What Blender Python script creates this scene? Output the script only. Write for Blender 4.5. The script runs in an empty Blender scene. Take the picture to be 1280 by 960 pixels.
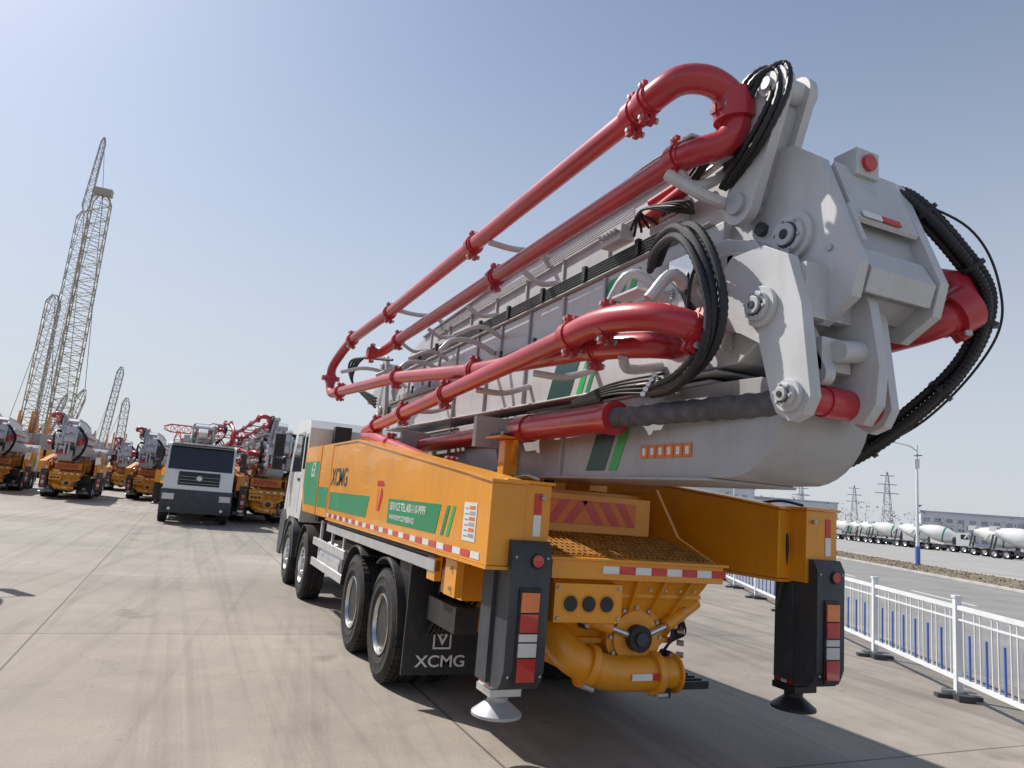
import bpy, bmesh, math, random
from mathutils import Vector, Matrix
random.seed(7)
S=bpy.context.scene
S.view_settings.view_transform='Standard'
S.view_settings.look='None'
S.view_settings.exposure=0
rad=math.radians
# ------------------------------------------------------------------ materials
def mat(name,col,rough=.5,metal=0.,var=.12,scale=3.,bump=0.,coat=0.,dirt=0.,dirtcol=(.28,.24,.19),streak=0.):
    m=bpy.data.materials.new(name); m.use_nodes=True
    nt=m.node_tree; N=nt.nodes; L=nt.links
    b=N['Principled BSDF']
    b.inputs['Roughness'].default_value=rough
    b.inputs['Metallic'].default_value=metal
    b.inputs['Coat Weight'].default_value=coat
    tc=N.new('ShaderNodeTexCoord')
    n1=N.new('ShaderNodeTexNoise'); n1.inputs['Scale'].default_value=scale; n1.inputs['Detail'].default_value=4
    L.new(tc.outputs['Object'],n1.inputs['Vector'])
    r=N.new('ShaderNodeMapRange'); r.inputs[1].default_value=.3; r.inputs[2].default_value=.7
    r.inputs[3].default_value=1-var; r.inputs[4].default_value=1+var
    L.new(n1.outputs['Fac'],r.inputs[0])
    mx=N.new('ShaderNodeMix'); mx.data_type='RGBA'; mx.blend_type='MULTIPLY'; mx.inputs[0].default_value=1
    mx.inputs[6].default_value=(*col,1); L.new(r.outputs[0],mx.inputs[7])
    out=mx.outputs[2]
    for amt,sc,lo,hi,szz in ((dirt,scale*2.7,.48,.75,.45),(streak,9.,.52,.72,.08)):
        if amt<=0: continue
        mp=N.new('ShaderNodeMapping'); mp.inputs['Scale'].default_value=(1,1,szz); L.new(tc.outputs['Object'],mp.inputs[0])
        n2=N.new('ShaderNodeTexNoise'); n2.inputs['Scale'].default_value=sc; n2.inputs['Detail'].default_value=6; n2.inputs['Roughness'].default_value=.7
        L.new(mp.outputs[0],n2.inputs['Vector'])
        r2=N.new('ShaderNodeMapRange'); r2.inputs[1].default_value=lo; r2.inputs[2].default_value=hi; r2.inputs[3].default_value=0; r2.inputs[4].default_value=amt
        L.new(n2.outputs['Fac'],r2.inputs[0])
        m2=N.new('ShaderNodeMix'); m2.data_type='RGBA'; m2.inputs[7].default_value=(*dirtcol,1)
        L.new(r2.outputs[0],m2.inputs[0]); L.new(out,m2.inputs[6]); out=m2.outputs[2]
    L.new(out,b.inputs['Base Color'])
    rr=N.new('ShaderNodeMapRange'); rr.inputs[3].default_value=max(0,rough-.1); rr.inputs[4].default_value=min(1,rough+.15)
    L.new(n1.outputs['Fac'],rr.inputs[0]); L.new(rr.outputs[0],b.inputs['Roughness'])
    if bump>0:
        bp=N.new('ShaderNodeBump'); bp.inputs['Strength'].default_value=bump; bp.inputs['Distance'].default_value=.01
        n3=N.new('ShaderNodeTexNoise'); n3.inputs['Scale'].default_value=scale*12; n3.inputs['Detail'].default_value=2
        L.new(tc.outputs['Object'],n3.inputs['Vector']); L.new(n3.outputs['Fac'],bp.inputs['Height']); L.new(bp.outputs[0],b.inputs['Normal'])
    return m
M={}
M['orange']=mat('orange_paint',(.82,.33,.012),.36,0,.07,1.5,.04,.3,.25,(.4,.23,.07),.18)
M['grey']=mat('grey_paint',(.43,.435,.45),.42,0,.08,1.2,.05,.15,.3,(.27,.25,.22),.28)
M['lgrey']=mat('light_grey_paint',(.54,.545,.56),.4,0,.07,1.5,.04,.2,.25,(.3,.28,.25),.22)
M['red']=mat('red_paint',(.46,.024,.036),.33,0,.16,2.,.06,.35,.35,(.25,.07,.06))
M['dark']=mat('dark_grey_plastic',(.045,.05,.06),.5,0,.15,3,.1,0,.25,(.16,.15,.13))
M['black']=mat('black_steel',(.02,.02,.022),.5,0,.2,3,0,0,.3,(.1,.09,.08))
M['hose']=mat('hose_rubber',(.013,.013,.015),.42,0,.2,5)
M['rubber']=mat('tyre_rubber',(.022,.022,.023),.85,0,.2,5,.2,0,.6,(.11,.1,.085))
M['steel']=mat('polished_steel',(.62,.62,.63),.28,1.,.1,6,.03,0,.2,(.3,.27,.22))
M['alu']=mat('aluminium',(.7,.71,.73),.35,.85,.08,4)
M['white']=mat('white_paint',(.75,.75,.74),.35,0,.04,2,0,.3,.15,(.5,.47,.42))
M['green']=mat('green_vinyl',(.015,.26,.1),.4,0,.05,2)
M['dgreen']=mat('dark_green_vinyl',(.008,.07,.06),.4,0,.05,2)
M['lgreen']=mat('bright_green_vinyl',(.03,.45,.1),.4,0,.05,2)
M['refred']=mat('red_reflective',(.6,.02,.015),.3,0,.05,4,0,.4)
M['refwhite']=mat('white_reflective',(.8,.8,.78),.3,0,.05,4,0,.4)
M['redlens']=mat('red_lens',(.5,.012,.01),.12,0,.05,4,0,.8)
M['amber']=mat('amber_lens',(.8,.2,.03),.12,0,.05,4,0,.8)
M['clear']=mat('clear_lens',(.65,.62,.6),.1,0,.05,4,0,.8)
M['glass']=mat('window_glass',(.018,.022,.028),.06,0,.1,1,0,.5)
M['fabric']=mat('wrapped_fabric',(.13,.13,.145),.75,0,.3,14,.8)
M['orange2']=mat('orange_vinyl',(.8,.2,.03),.4,0,.05,2)
M['yellowd']=mat('dirty_orange_grating',(.42,.19,.02),.6,0,.35,12,.4,0,.4,(.1,.08,.05))
M['fwhite']=mat('fence_white',(.72,.75,.78),.45,0,.06,4)
M['fblue']=mat('fence_blue',(.07,.16,.5),.45,0,.1,4)
M['galv']=mat('galvanised',(.45,.46,.48),.5,.4,.1,3)
M['crane']=mat('crane_lattice_hazed',(.40,.36,.28),.6,0,.15,.3)  # lattice paint lightened, distance haze put into the colour
M['crane2']=mat('crane_grey_hazed',(.38,.38,.38),.6,0,.15,.3)  # grey lattice likewise paled to stand in for haze
M['pyl']=mat('pylon_steel_hazed',(.45,.47,.5),.6,0,.1,.3)  # steel tone with aerial haze mixed into its colour
M['kerb']=mat('kerb_concrete',(.42,.4,.37),.85,0,.15,1.5,.2)
M['bldg']=mat('render_wall_hazed',(.6,.62,.66),.8,0,.06,.1)  # pale wall colour includes painted distance haze
M['bwin']=mat('distant_window_hazed',(.3,.34,.4),.3,0,.2,.2)  # panes paler than near glass, haze painted into the colour
M['roof']=mat('roof_sheet_hazed',(.4,.46,.55),.6,0,.1,.1)  # roof colour lightened for haze of distance
M['twig']=mat('bare_twigs_hazed',(.15,.15,.15),.9,0,.3,.15)  # twig colour greyed to paint in far haziness
M['verge']=mat('dry_grass_verge',(.2,.165,.11),.95,0,.35,1.2,.5,0,.6,(.25,.22,.16))
# ------------------------------------------------------------------ mesh builder
class MB:
    def __init__(s): s.v=[];s.f=[];s.m=[];s.mats=[]
    def mi(s,k):
        if k not in s.mats: s.mats.append(k)
        return s.mats.index(k)
    def add(s,vs,fs,k):
        o=len(s.v); s.v+= [tuple(v) for v in vs]; i=s.mi(k)
        for f in fs: s.f.append(tuple(a+o for a in f)); s.m.append(i)
    def box(s,x0,x1,y0,y1,z0,z1,k,mx=None):
        vs=[Vector((x,y,z)) for x in (x0,x1) for y in (y0,y1) for z in (z0,z1)]
        if mx: vs=[mx@v for v in vs]
        s.add(vs,[(0,1,3,2),(4,6,7,5),(0,4,5,1),(2,3,7,6),(0,2,6,4),(1,5,7,3)],k)
    def prism(s,poly,x0,x1,k,mx=None):
        a=sum(poly[i][0]*poly[(i+1)%len(poly)][1]-poly[(i+1)%len(poly)][0]*poly[i][1] for i in range(len(poly)))
        if a<0: poly=poly[::-1]
        n=len(poly)
        vs=[Vector((x0,y,z)) for y,z in poly]+[Vector((x1,y,z)) for y,z in poly]
        if mx: vs=[mx@v for v in vs]
        fs=[tuple(range(n))[::-1],tuple(range(n,2*n))]+[(i,(i+1)%n,n+(i+1)%n,n+i) for i in range(n)]
        s.add(vs,fs,k)
    def link(s,p0,p1,r0,r1,x0,x1,k,n=10):
        a=math.atan2(p1[1]-p0[1],p1[0]-p0[0]); pts=[]
        for i in range(n+1):
            t=a+math.pi/2+math.pi*i/n; pts.append((p0[0]+r0*math.cos(t),p0[1]+r0*math.sin(t)))
        for i in range(n+1):
            t=a-math.pi/2+math.pi*i/n; pts.append((p1[0]+r1*math.cos(t),p1[1]+r1*math.sin(t)))
        s.prism(pts,x0,x1,k)
    def tube(s,pts,r,k,seg=12,caps=True,radii=None):
        pts=[Vector(p) for p in pts]; n=len(pts)
        t0=(pts[1]-pts[0]).normalized()
        u=t0.orthogonal().normalized(); vs=[]
        prev=t0
        for i,p in enumerate(pts):
            t=(pts[min(i+1,n-1)]-pts[max(i-1,0)]).normalized()
            q=prev.rotation_difference(t); u=(q@u).normalized(); prev=t
            w=t.cross(u)
            rr=radii[i] if radii else r
            for j in range(seg):
                a=2*math.pi*j/seg; vs.append(p+(u*math.cos(a)+w*math.sin(a))*rr)
        fs=[]
        for i in range(n-1):
            for j in range(seg):
                a=i*seg+j;b=i*seg+(j+1)%seg
                fs.append((a,b,b+seg,a+seg))
        if caps:
            fs.append(tuple(range(seg))[::-1]); fs.append(tuple(range((n-1)*seg,n*seg)))
        s.add(vs,fs,k)
    def cyl(s,p0,p1,r,k,seg=20,r2=None):
        s.tube([p0,p1],r,k,seg,True,[r,r if r2 is None else r2])
    def revx(s,prof,cx,cy,cz,k,seg=36,sg=1):
        vs=[];n=len(prof)
        for r,x in prof:
            for j in range(seg):
                a=2*math.pi*j/seg; vs.append((cx+sg*x,cy+r*math.cos(a),cz+r*math.sin(a)))
        fs=[]
        for i in range(n-1):
            for j in range(seg):
                a=i*seg+j;b=i*seg+(j+1)%seg
                fs.append((a,a+seg,b+seg,b) if sg>0 else (a,b,b+seg,a+seg))
        s.add(vs,fs,k)
    def text(s,st,size,org,ex,ey,k,ext=.0015,align='LEFT',sx=1.):
        c=bpy.data.curves.new('t','FONT'); c.body=st; c.size=size; c.extrude=ext; c.align_x=align; c.offset=size*.012
        o=bpy.data.objects.new('t',c); S.collection.objects.link(o)
        bpy.context.view_layer.update()
        me=bpy.data.meshes.new_from_object(o.evaluated_get(bpy.context.evaluated_depsgraph_get()))
        ex=Vector(ex);ey=Vector(ey);ez=ex.cross(ey);org=Vector(org)
        s.add([org+ex*v.co.x*sx+ey*v.co.y+ez*v.co.z for v in me.vertices],[tuple(p.vertices) for p in me.polygons],k)
        bpy.data.objects.remove(o); bpy.data.meshes.remove(me)
    def obj(s,name,parent=None,bevel=0,smooth=True,ang=32,seg=2):
        me=bpy.data.meshes.new(name); me.from_pydata(s.v,[],s.f)
        for k in s.mats: me.materials.append(M[k])
        me.polygons.foreach_set('material_index',s.m)
        if smooth:
            me.polygons.foreach_set('use_smooth',[True]*len(me.polygons))
            me.set_sharp_from_angle(angle=rad(ang))
        me.update()
        o=bpy.data.objects.new(name,me); S.collection.objects.link(o)
        if bevel:
            b=o.modifiers.new('bevel','BEVEL'); b.width=bevel; b.segments=seg; b.limit_method='ANGLE'; b.angle_limit=rad(40)
            bpy.context.view_layer.update()
            me2=bpy.data.meshes.new_from_object(o.evaluated_get(bpy.context.evaluated_depsgraph_get()))
            o.modifiers.clear(); o.data=me2; me2.name=name
        if parent: o.parent=parent
        return o
def cr(pts,n=8):
    P=[Vector(p) for p in pts]; P=[P[0]*2-P[1]]+P+[P[-1]*2-P[-2]]; out=[]
    for i in range(1,len(P)-2):
        a,b,c,d=P[i-1:i+3]
        for j in range(n):
            t=j/n
            out.append(.5*((2*b)+(c-a)*t+(2*a-5*b+4*c-d)*t*t+(3*b-a-3*c+d)*t**3))
    out.append(P[-2]); return out
def empty(name,loc=(0,0,0),rz=0):
    e=bpy.data.objects.new(name,None); S.collection.objects.link(e); e.location=loc; e.rotation_euler=(0,0,rz); e.empty_display_size=.3
    return e
def hose(mb,pts,r=.03,n=24,k='hose',seg=10):
    P=cr(pts,n); mb.tube(P,r,k,seg,True,[r*(1.0 if i%2 else .84) for i in range(len(P))])
def hosebundle(mb,pts,offs,r=.028,n=22):
    for o in offs:
        hose(mb,[Vector(p)+Vector(o)*(1 if 0<i<len(pts)-1 else .7) for i,p in enumerate(pts)],r,n)
def coupling(mb,p,d,r=.1,L=.075,k='red'):
    p=Vector(p);d=Vector(d).normalized()
    mb.cyl(p-d*L/2,p+d*L/2,r,k,20)
    mb.cyl(p-d*(L/2+.035),p-d*(L/2+.003),r*.88,k,20); mb.cyl(p+d*(L/2+.003),p+d*(L/2+.035),r*.88,k,20)
    u=Vector((0,0,1))-d*d.z
    if u.length<.2: u=Vector((1,0,0))-d*d.x
    u.normalize(); w=d.cross(u)
    for sgn in (1,-1):
        c=p+u*sgn*(r+.018)
        mb.tube([c-w*.06,c+w*.06],.014,'galv',8); mb.cyl(c+w*.06,c+w*.075,.022,'galv',6)
        mx=Matrix.Translation(c)@Matrix((d,w,u)).transposed().to_4x4()
        mb.box(-.03,.03,-.045,-.01,-.03,.025,k,mx); mb.box(-.03,.03,.01,.045,-.03,.025,k,mx)
def bolts(mb,cx,cy,cz,r,n,br,h,k,sg=-1):
    for i in range(n):
        a=2*math.pi*i/n+.2
        y=cy+r*math.cos(a);z=cz+r*math.sin(a)
        mb.cyl((cx,y,z),(cx+sg*h,y,z),br,k,6)
def pin(mb,x,y,z,r,sg=-1,k='lgrey'):
    mb.cyl((x,y,z),(x+sg*.03,y,z),r,k,32)
    mb.cyl((x+sg*.03,y,z),(x+sg*.055,y,z),r*.72,k,32)
    mb.cyl((x+sg*.055,y,z),(x+sg*.06,y,z),r*.52,'dark',24)
    mb.cyl((x+sg*.06,y,z),(x+sg*.08,y,z),r*.44,'galv',24)
    mb.cyl((x+sg*.08,y,z),(x+sg*.086,y,z),r*.2,'black',16)
    bolts(mb,x+sg*.055,y,z,r*.62,6,.010,.014,'galv',sg)
def decal(mb,x,poly,k,sg=-1):
    n=len(poly); vs=[(x,y,z) for y,z in poly]
    mb.add(vs,[tuple(range(n))],k)
# ================================================================== HERO TRUCK
def build_truck():
    T=empty('concrete_pump_truck',(3.2,0,0))
    def wheelmesh(front):
        w=MB()
        tp=[(.28,-.13),(.33,-.15),(.38,-.158),(.46,-.158),(.505,-.145),(.525,-.125),(.53,-.1),(.53,-.065),(.514,-.06),(.514,-.048),(.53,-.043),(.53,-.01),(.514,-.006),(.514,.006),(.53,.01),(.53,.043),(.514,.048),(.514,.06),(.53,.065),(.53,.1),(.525,.125),(.505,.145),(.46,.158),(.45,.163),(.44,.158),(.38,.158),(.36,.163),(.33,.15),(.28,.13)]
        w.revx(tp,0,0,0,'rubber',48)
        for i in range(48):
            a=2*math.pi*i/48
            for s in (-1,1):
                mx=Matrix.Rotation(a,4,'X')
                w.box(.1*s-.035,.1*s+.035,-.022,.022,.5,.534,'rubber',mx)
        if front:
            rp=[(.285,.12),(.288,.15),(.275,.155),(.265,.13),(.255,.09),(.235,.085),(.2,.11),(.15,.125),(.13,.125),(.125,.17),(.1,.185),(0,.19)]; zl=.125
        else:
            rp=[(.285,.12),(.288,.15),(.275,.155),(.262,.12),(.255,.0),(.245,-.04),(.2,-.05),(.145,-.05),(.14,-.03),(.125,.06),(.1,.1),(.05,.11),(0,.11)]; zl=-.045
        w.revx(rp,0,0,0,'steel',40)
        w.revx([(.28,-.12),(.2,-.12),(0,-.12)],0,0,0,'black',24,-1)
        for i in range(10):
            a=2*math.pi*i/10; r=.172
            w.cyl((zl-.01,r*math.cos(a),r*math.sin(a)),(zl+.035,r*math.cos(a),r*math.sin(a)),.014,'galv',6)
            if not front or i%2==0:
                r=.222; w.cyl((zl-.02,r*math.cos(a+.3),r*math.sin(a+.3)),(zl+.002 if not front else .101,r*math.cos(a+.3),r*math.sin(a+.3)),.018,'black',12)
        return w
    wf=wheelmesh(True).obj('wheel_1'); wr=wheelmesh(False).obj('wheel_2')
    first={True:wf,False:wr}; used={True:False,False:False}; c=3
    for y,fr in ((14.2,True),(12.35,True),(8.51,False),(7.16,False)):
        for sg in (-1,1):
            offs=[1.09*sg] if fr else [1.09*sg,.74*sg]
            for x in offs:
                if not used[fr]: o=first[fr]; used[fr]=True
                else:
                    o=bpy.data.objects.new('wheel_%d'%c,first[fr].data); S.collection.objects.link(o); c+=1
                o.parent=T; o.location=(x,y,.53); o.rotation_euler=(0,0,0 if sg>0 else math.pi)
    # ---- chassis
    b=MB()
    for sg in (-1,1):
        b.box(sg*.4-.04,sg*.4+.04,5.2,15.3,.72,1.02,'black')
    for y in (5.6,6.4,7.8,9.3,10.5,11.5,13.2,15): b.box(-.36,.36,y-.05,y+.05,.78,.98,'black')
    for y in (14.2,12.35,8.51,7.16):
        b.cyl((-1.0,y,.53),(1.0,y,.53),.08,'black',16)
        if y<10: b.tube([(0,y-.25,.55),(0,y-.15,.55),(0,y,.55),(0,y+.15,.55),(0,y+.25,.55)],.2,'black',16,True,[.08,.22,.27,.22,.08])
        for sg in (-1,1):
            b.tube(cr([(sg*.48,y-.6,.75),(sg*.48,y,.62),(sg*.48,y+.6,.75)],6),.05,'black',6)
    b.tube([(-.95,9.6,.78),(-.95,11.1,.78)],.26,'alu',28)
    b.box(.7,1.15,9.6,11.4,.5,1.1,'dark')
    b.box(-.68,.68,6.6,12,1.06,1.3,'black')
    b.box(.65,1.15,5.7,6.3,.9,1.25,'black')
    b.obj('chassis',T,.01)
    # mudguards
    b=MB()
    for sg in (-1,1):
        def arc(yc,r0,a0,a1,x0,x1):
            n=16;pts=[]
            for i in range(n+1):
                a=rad(a0+(a1-a0)*i/n); pts.append((yc+r0*math.cos(a),.53+r0*math.sin(a)))
            for i in range(n,-1,-1):
                a=rad(a0+(a1-a0)*i/n); pts.append((yc+(r0+.02)*math.cos(a),.53+(r0+.02)*math.sin(a)))
            b.prism(pts,min(x0,x1),max(x0,x1),'black')
        arc(8.51,.62,10,120,sg*.55,sg*1.26)
        arc(7.16,.62,60,178,sg*.55,sg*1.26)
        arc(12.35,.62,5,170,sg*.9,sg*1.26)
        b.box(sg*1.16-.02,sg*1.16+.02,6.5,6.9,.75,1.2,'black')
        x0,x1=(-1.23,-.52) if sg<0 else (.52,1.23)
        b.box(x0,x1,6.36,6.385,.24,1.2,'black')
        xm=(x0+x1)/2
        b.text('XCMG',.14,(xm,6.357,.31),(1,0,0),(0,0,1),'white',.002,'CENTER',1.15)
        # emblem : square ring with an inverted triangle
        def bar(x0,x1,z0,z1): b.box(x0,x1,6.354,6.359,z0,z1,'white')
        bar(xm-.085,xm+.085,.61,.63); bar(xm-.085,xm+.085,.46,.475); bar(xm-.085,xm-.07,.475,.61); bar(xm+.07,xm+.085,.475,.61)
        b.add([(xm-.055,6.3535,.595),(xm,6.3535,.49),(xm+.055,6.3535,.595)],[(0,1,2)],'white')
        b.add([(xm-.022,6.352,.578),(xm,6.352,.535),(xm+.022,6.352,.578)],[(0,1,2)],'black')
    b.obj('mudguard',T,.004)
    b=MB()
    for sg in (-1,1):
        for z in (.62,.92): b.box(sg*1.2-.02,sg*1.2+.02,9.3,11.65,z,z+.11,'alu')
        for y in (9.6,10.4,11.3): b.box(sg*1.16-.02,sg*1.16+.02,y-.04,y+.04,.6,1.3,'alu')
        b.box(sg*1.2-.03,sg*1.2+.03,5.75,10.6,1.19,1.29,'alu')
        b.box(sg*1.2-.028,sg*1.2+.028,5.75,10.6,1.30,1.33,'black')
    b.obj('side_guard',T,.006)
    # ---- outrigger side beams
    def beam(sg,ang):
        b=MB(); x0,x1=sg*1.25,sg*.99
        lo,hi=min(x0,x1),max(x0,x1)
        mx=None
        if ang: mx=Matrix.Translation((sg*1.1,9.2,0))@Matrix.Rotation(ang,4,'Z')@Matrix.Translation((-sg*1.1,-9.2,0))
        b.prism([(4.62,1.37),(4.62,1.93),(5.2,2.0),(9.05,2.4),(10.62,2.41),(10.62,1.37)],lo,hi,'orange',mx)
        b.prism([(4.6,1.345),(4.6,1.367),(10.62,1.367),(10.62,1.345)],lo-.012,hi+.012,'orange',mx)
        b.prism([(4.6,1.932),(5.2,2.003),(9.05,2.403),(10.62,2.413),(10.62,2.435),(9.05,2.425),(5.2,2.025),(4.6,1.954)],lo-.012,hi+.012,'orange',mx)
        b.prism([(10.68,1.37),(10.68,2.44),(13.2,2.46),(13.2,1.75),(12.9,1.37)],lo,hi,'orange')
        b.box(lo-.01,hi+.01,11.6,11.64,1.37,2.47,'orange')
        X=x0+sg*.003
        def D(poly,k,e=0):
            vs=[Vector((X+sg*e,y,z)) for y,z in poly]
            if mx and max(y for y,z in poly)<10.65: vs=[mx@v for v in vs]
            f=tuple(range(len(vs)))
            b.add(vs,[f if sg<0 else f[::-1]],k)
        y=4.75;i=0
        while y<10.5:
            D([(y,1.39),(y+.17,1.39),(y+.17,1.44),(y,1.44)],'refred' if i%2 else 'refwhite'); y+=.19;i+=1
        D([(5.75,1.5),(7.3,1.5),(7.3,1.74),(5.65,1.74)],'green')
        D([(5.55,1.5),(5.62,1.5),(5.5,1.74),(5.43,1.74)],'green')
        D([(5.42,1.5),(5.49,1.5),(5.37,1.74),(5.30,1.74)],'lgreen')
        D([(8.25,1.5),(10.55,1.5),(10.55,1.74),(8.15,1.74)],'green')
        D([(10.75,1.5),(11.55,1.5),(11.55,1.8),(10.75,1.8)],'green')
        D([(11.68,1.5),(12.85,1.5),(13.1,1.8),(13.1,2.2),(11.68,2.2)],'green')
        # small maker's sticker
        D([(7.52,1.86),(7.84,1.86),(7.84,1.92),(7.58,1.92)],'refred'); D([(7.56,1.76),(7.66,1.6),(7.72,1.6),(7.66,1.84),(7.6,1.84)],'refred'); D([(7.76,1.6),(7.82,1.6),(7.82,1.84),(7.76,1.84)],'orange2')
        D([(4.86,1.5),(5.12,1.5),(5.12,1.78),(4.86,1.78)],'refwhite')
        for r in range(6):
            D([(4.89,1.53+r*.04),(5.0,1.53+r*.04),(5.0,1.555+r*.04),(4.89,1.555+r*.04)],'orange2' if r%2 else 'galv',.002)
            D([(5.02,1.53+r*.04),(5.09,1.53+r*.04),(5.09,1.54+r*.04),(5.02,1.54+r*.04)],'galv',.002)
        if sg<0:
            b.text('SERVICE TEL:400-110-9999',.105,(X-.001,7.22,1.635),(0,-1,0),(0,0,1),'white',.001,'LEFT',.98)
            b.text('WWW.PUMP.COM/SERVICE',.07,(X-.001,7.22,1.54),(0,-1,0),(0,0,1),'white',.001,'LEFT',1.0)
            b.text('XCMG',.34,(X-.001,10.55,1.84),(0,-1,0),(0,0,1),'dgreen',.001,'LEFT',1.1)
            b.text('63',.34,(X-.001,12.4,1.95),(0,-1,0),(0,0,1),'white',.001,'LEFT',1.1)
        for z in (1.5,2.25): b.cyl((sg*1.12,10.65,z-.1),(sg*1.12,10.65,z+.1),.07,'orange',16)
        b.obj('outrigger_beam_left' if sg<0 else 'outrigger_beam_right',T,.008)
        return mx
    beam(-1,0)
    mxr=beam(1,rad(4.6))
    # ---- vertical legs
    def leg(name,cx,cy,sg):
        b=MB()
        b.box(cx-.17,cx+.17,cy-.14,cy+.5,1.36,1.94,'orange')
        b.box(cx-.19,cx+.19,cy-.16,cy+.2,1.942,1.965,'orange')
        for z in (1.45,1.85): b.cyl((cx-sg*.10,cy-.145,z),(cx-sg*.10,cy-.175,z),.018,'galv',6)
        b.box(cx-.11,cx+.11,cy+.02,cy+.24,.52,1.6,'alu' if sg<0 else 'black')
        pr=[(cy-.2,.61),(cy-.235,.7),(cy-.235,1.47),(cy-.19,1.55),(cy+.0,1.55),(cy+.0,.56),(cy-.15,.56)]
        b.prism(pr,cx-.14,cx+.16,'dark')
        b.box(cx-.165,cx+.175,cy+.0,cy+.19,.57,1.5,'dark')
        b.box(cx-.185 if sg<0 else cx+.178,cx-.178 if sg<0 else cx+.185,cy-.03,cy+.03,1.5,1.7,'refwhite')
        b.box(cx+.04,cx+.1,cy-.146,cy-.1405,1.58,1.73,'refwhite'); b.box(cx+.04,cx+.1,cy-.146,cy-.1405,1.73,1.88,'refred')
        b.box(cx-.07,cx+.09,cy-.25,cy-.236,.6,1.24,'black')
        zz=[(1.08,1.21,'amber'),(.95,1.07,'redlens'),(.89,.94,'clear'),(.79,.88,'clear'),(.63,.78,'redlens')]
        for z0,z1,k in zz: b.box(cx-.058,cx+.078,cy-.264,cy-.251,z0,z1,k)
        b.cyl((cx+.05,cy-.236,1.42),(cx+.05,cy-.25,1.42),.05,'black',24); b.cyl((cx+.05,cy-.25,1.42),(cx+.05,cy-.257,1.42),.042,'redlens',24)
        for z in (.66,1.44):
            for x in (-.11,.13): b.cyl((cx+x,cy-.236,z),(cx+x,cy-.242,z),.01,'galv',6)
        for i in range(3): b.box(cx-.114,cx-.1105,cy+.03+i*.07,cy+.09+i*.07,.53,.6,'refred' if i%2==0 else 'refwhite')
        b.box(cx-.12,cx+.12,cy-.0,cy+.25,.47,.52,'alu' if sg<0 else 'black')
        yc=cy+.13
        b.cyl((cx,yc,.36),(cx,yc,.5),.05,'steel',20)
        b.tube([(cx,yc,.32),(cx,yc,.34),(cx,yc,.37),(cx,yc,.42),(cx,yc,.45)],.2,'galv' if sg<0 else 'black',28,True,[.18,.18,.14,.075,.075])
        b.obj(name,T,.01)
        h=MB()
        h.tube(cr([(cx-sg*.15,cy+.3,1.9),(cx-sg*.2,cy+.05,1.75),(cx-sg*.2,cy+.05,1.45),(cx-sg*.23,cy+.1,1.1)],8),.014,'hose',8)
        h.tube(cr([(cx-sg*.12,cy+.5,1.98),(cx-sg*.12,cy+.2,2.01),(cx-sg*.12,cy-.05,1.98)],8),.012,'hose',8)
        h.obj(name+'_hose',T)
    leg('outrigger_leg_left',-.95,4.78,-1)
    leg('outrigger_leg_right',1.66,4.6,1)
    # ---- hopper and pump rear
    b=MB()
    hx0,hx1=-.72,.82
    def frust(x0,x1,y0,y1,z1,X0,X1,Y0,Y1,z0,k):
        vs=[(X0,Y0,z0),(X1,Y0,z0),(X1,Y1,z0),(X0,Y1,z0),(x0,y0,z1),(x1,y0,z1),(x1,y1,z1),(x0,y1,z1)]
        b.add(vs,[(3,2,1,0),(4,5,6,7),(0,1,5,4),(1,2,6,5),(2,3,7,6),(3,0,4,7)],k)
    frust(hx0+.02,hx1-.02,4.72,5.75,1.38,-.42,.5,4.98,5.75,.8,'orange')
    frust(-.42,.5,4.98,5.7,.798,-.3,.38,5.1,5.6,.55,'orange')
    b.box(hx0,hx1,4.66,4.72,1.3,1.43,'orange'); b.box(hx0,hx0+.06,4.72,5.7,1.3,1.43,'orange'); b.box(hx1-.06,hx1,4.72,5.7,1.3,1.43,'orange')
    b.box(hx0-.03,hx1+.03,4.63,4.75,1.432,1.45,'orange')
    x=-.3;i=0
    while x<.72:
        b.box(x,x+.14,4.652,4.659,1.345,1.4,'refwhite' if i%2==0 else 'refred'); x+=.143;i+=1
    mx=Matrix.Translation((0,4.75,1.46))@Matrix.Rotation(rad(10),4,'X')
    b.box(hx0+.03,hx1-.03,0,.75,-.02,0,'yellowd',mx)
    for i in range(30): b.box(hx0+.05+i*.049,hx0+.06+i*.049,0,.75,0.001,.014,'yellowd',mx)
    for i in range(8): b.box(hx0+.03,hx1-.03,.03+i*.1,.04+i*.1,.002,.011,'yellowd',mx)
    b.box(-.62,.68,5.5,5.54,1.58,1.92,'orange')
    b.box(-.52,.52,5.487,5.497,1.67,1.87,'orange2')
    for i in range(6):
        x=-.52+i*.172; d=.07 if i<3 else -.07
        vs=[(x+.085-d-.045,5.483,1.672),(x+.085-d+.045,5.483,1.672),(x+.085+d+.045,5.483,1.868),(x+.085+d-.045,5.483,1.868)]
        vs=[(max(-.52,min(.52,a)),q,w) for a,q,w in vs]
        b.add(vs,[(0,1,2,3)],'refred')
    b.prism([(4.75,1.43),(5.7,1.43),(6.3,2.0),(5.65,2.03),(5.3,1.62)],hx0-.05,hx0-.02,'orange')
    b.prism([(4.75,1.43),(5.7,1.43),(6.3,2.0),(5.65,2.03),(5.3,1.62)],hx1+.02,hx1+.05,'orange')
    b.box(-.9,.95,5.85,5.94,1.86,1.96,'orange'); b.box(-.95,.95,5.9,7.4,1.3,1.36,'orange')
    b.box(-.7,-.14,4.63,4.65,1.0,1.27,'orange')
    for x in (-.57,-.42,-.27): 
        b.cyl((x,4.628,1.13),(x,4.6255,1.13),.055,'black',24); b.tube([(x+.065*math.cos(t*math.pi/8),4.627,1.13+.065*math.sin(t*math.pi/8)) for t in range(17)],.005,'orange',6)
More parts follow.
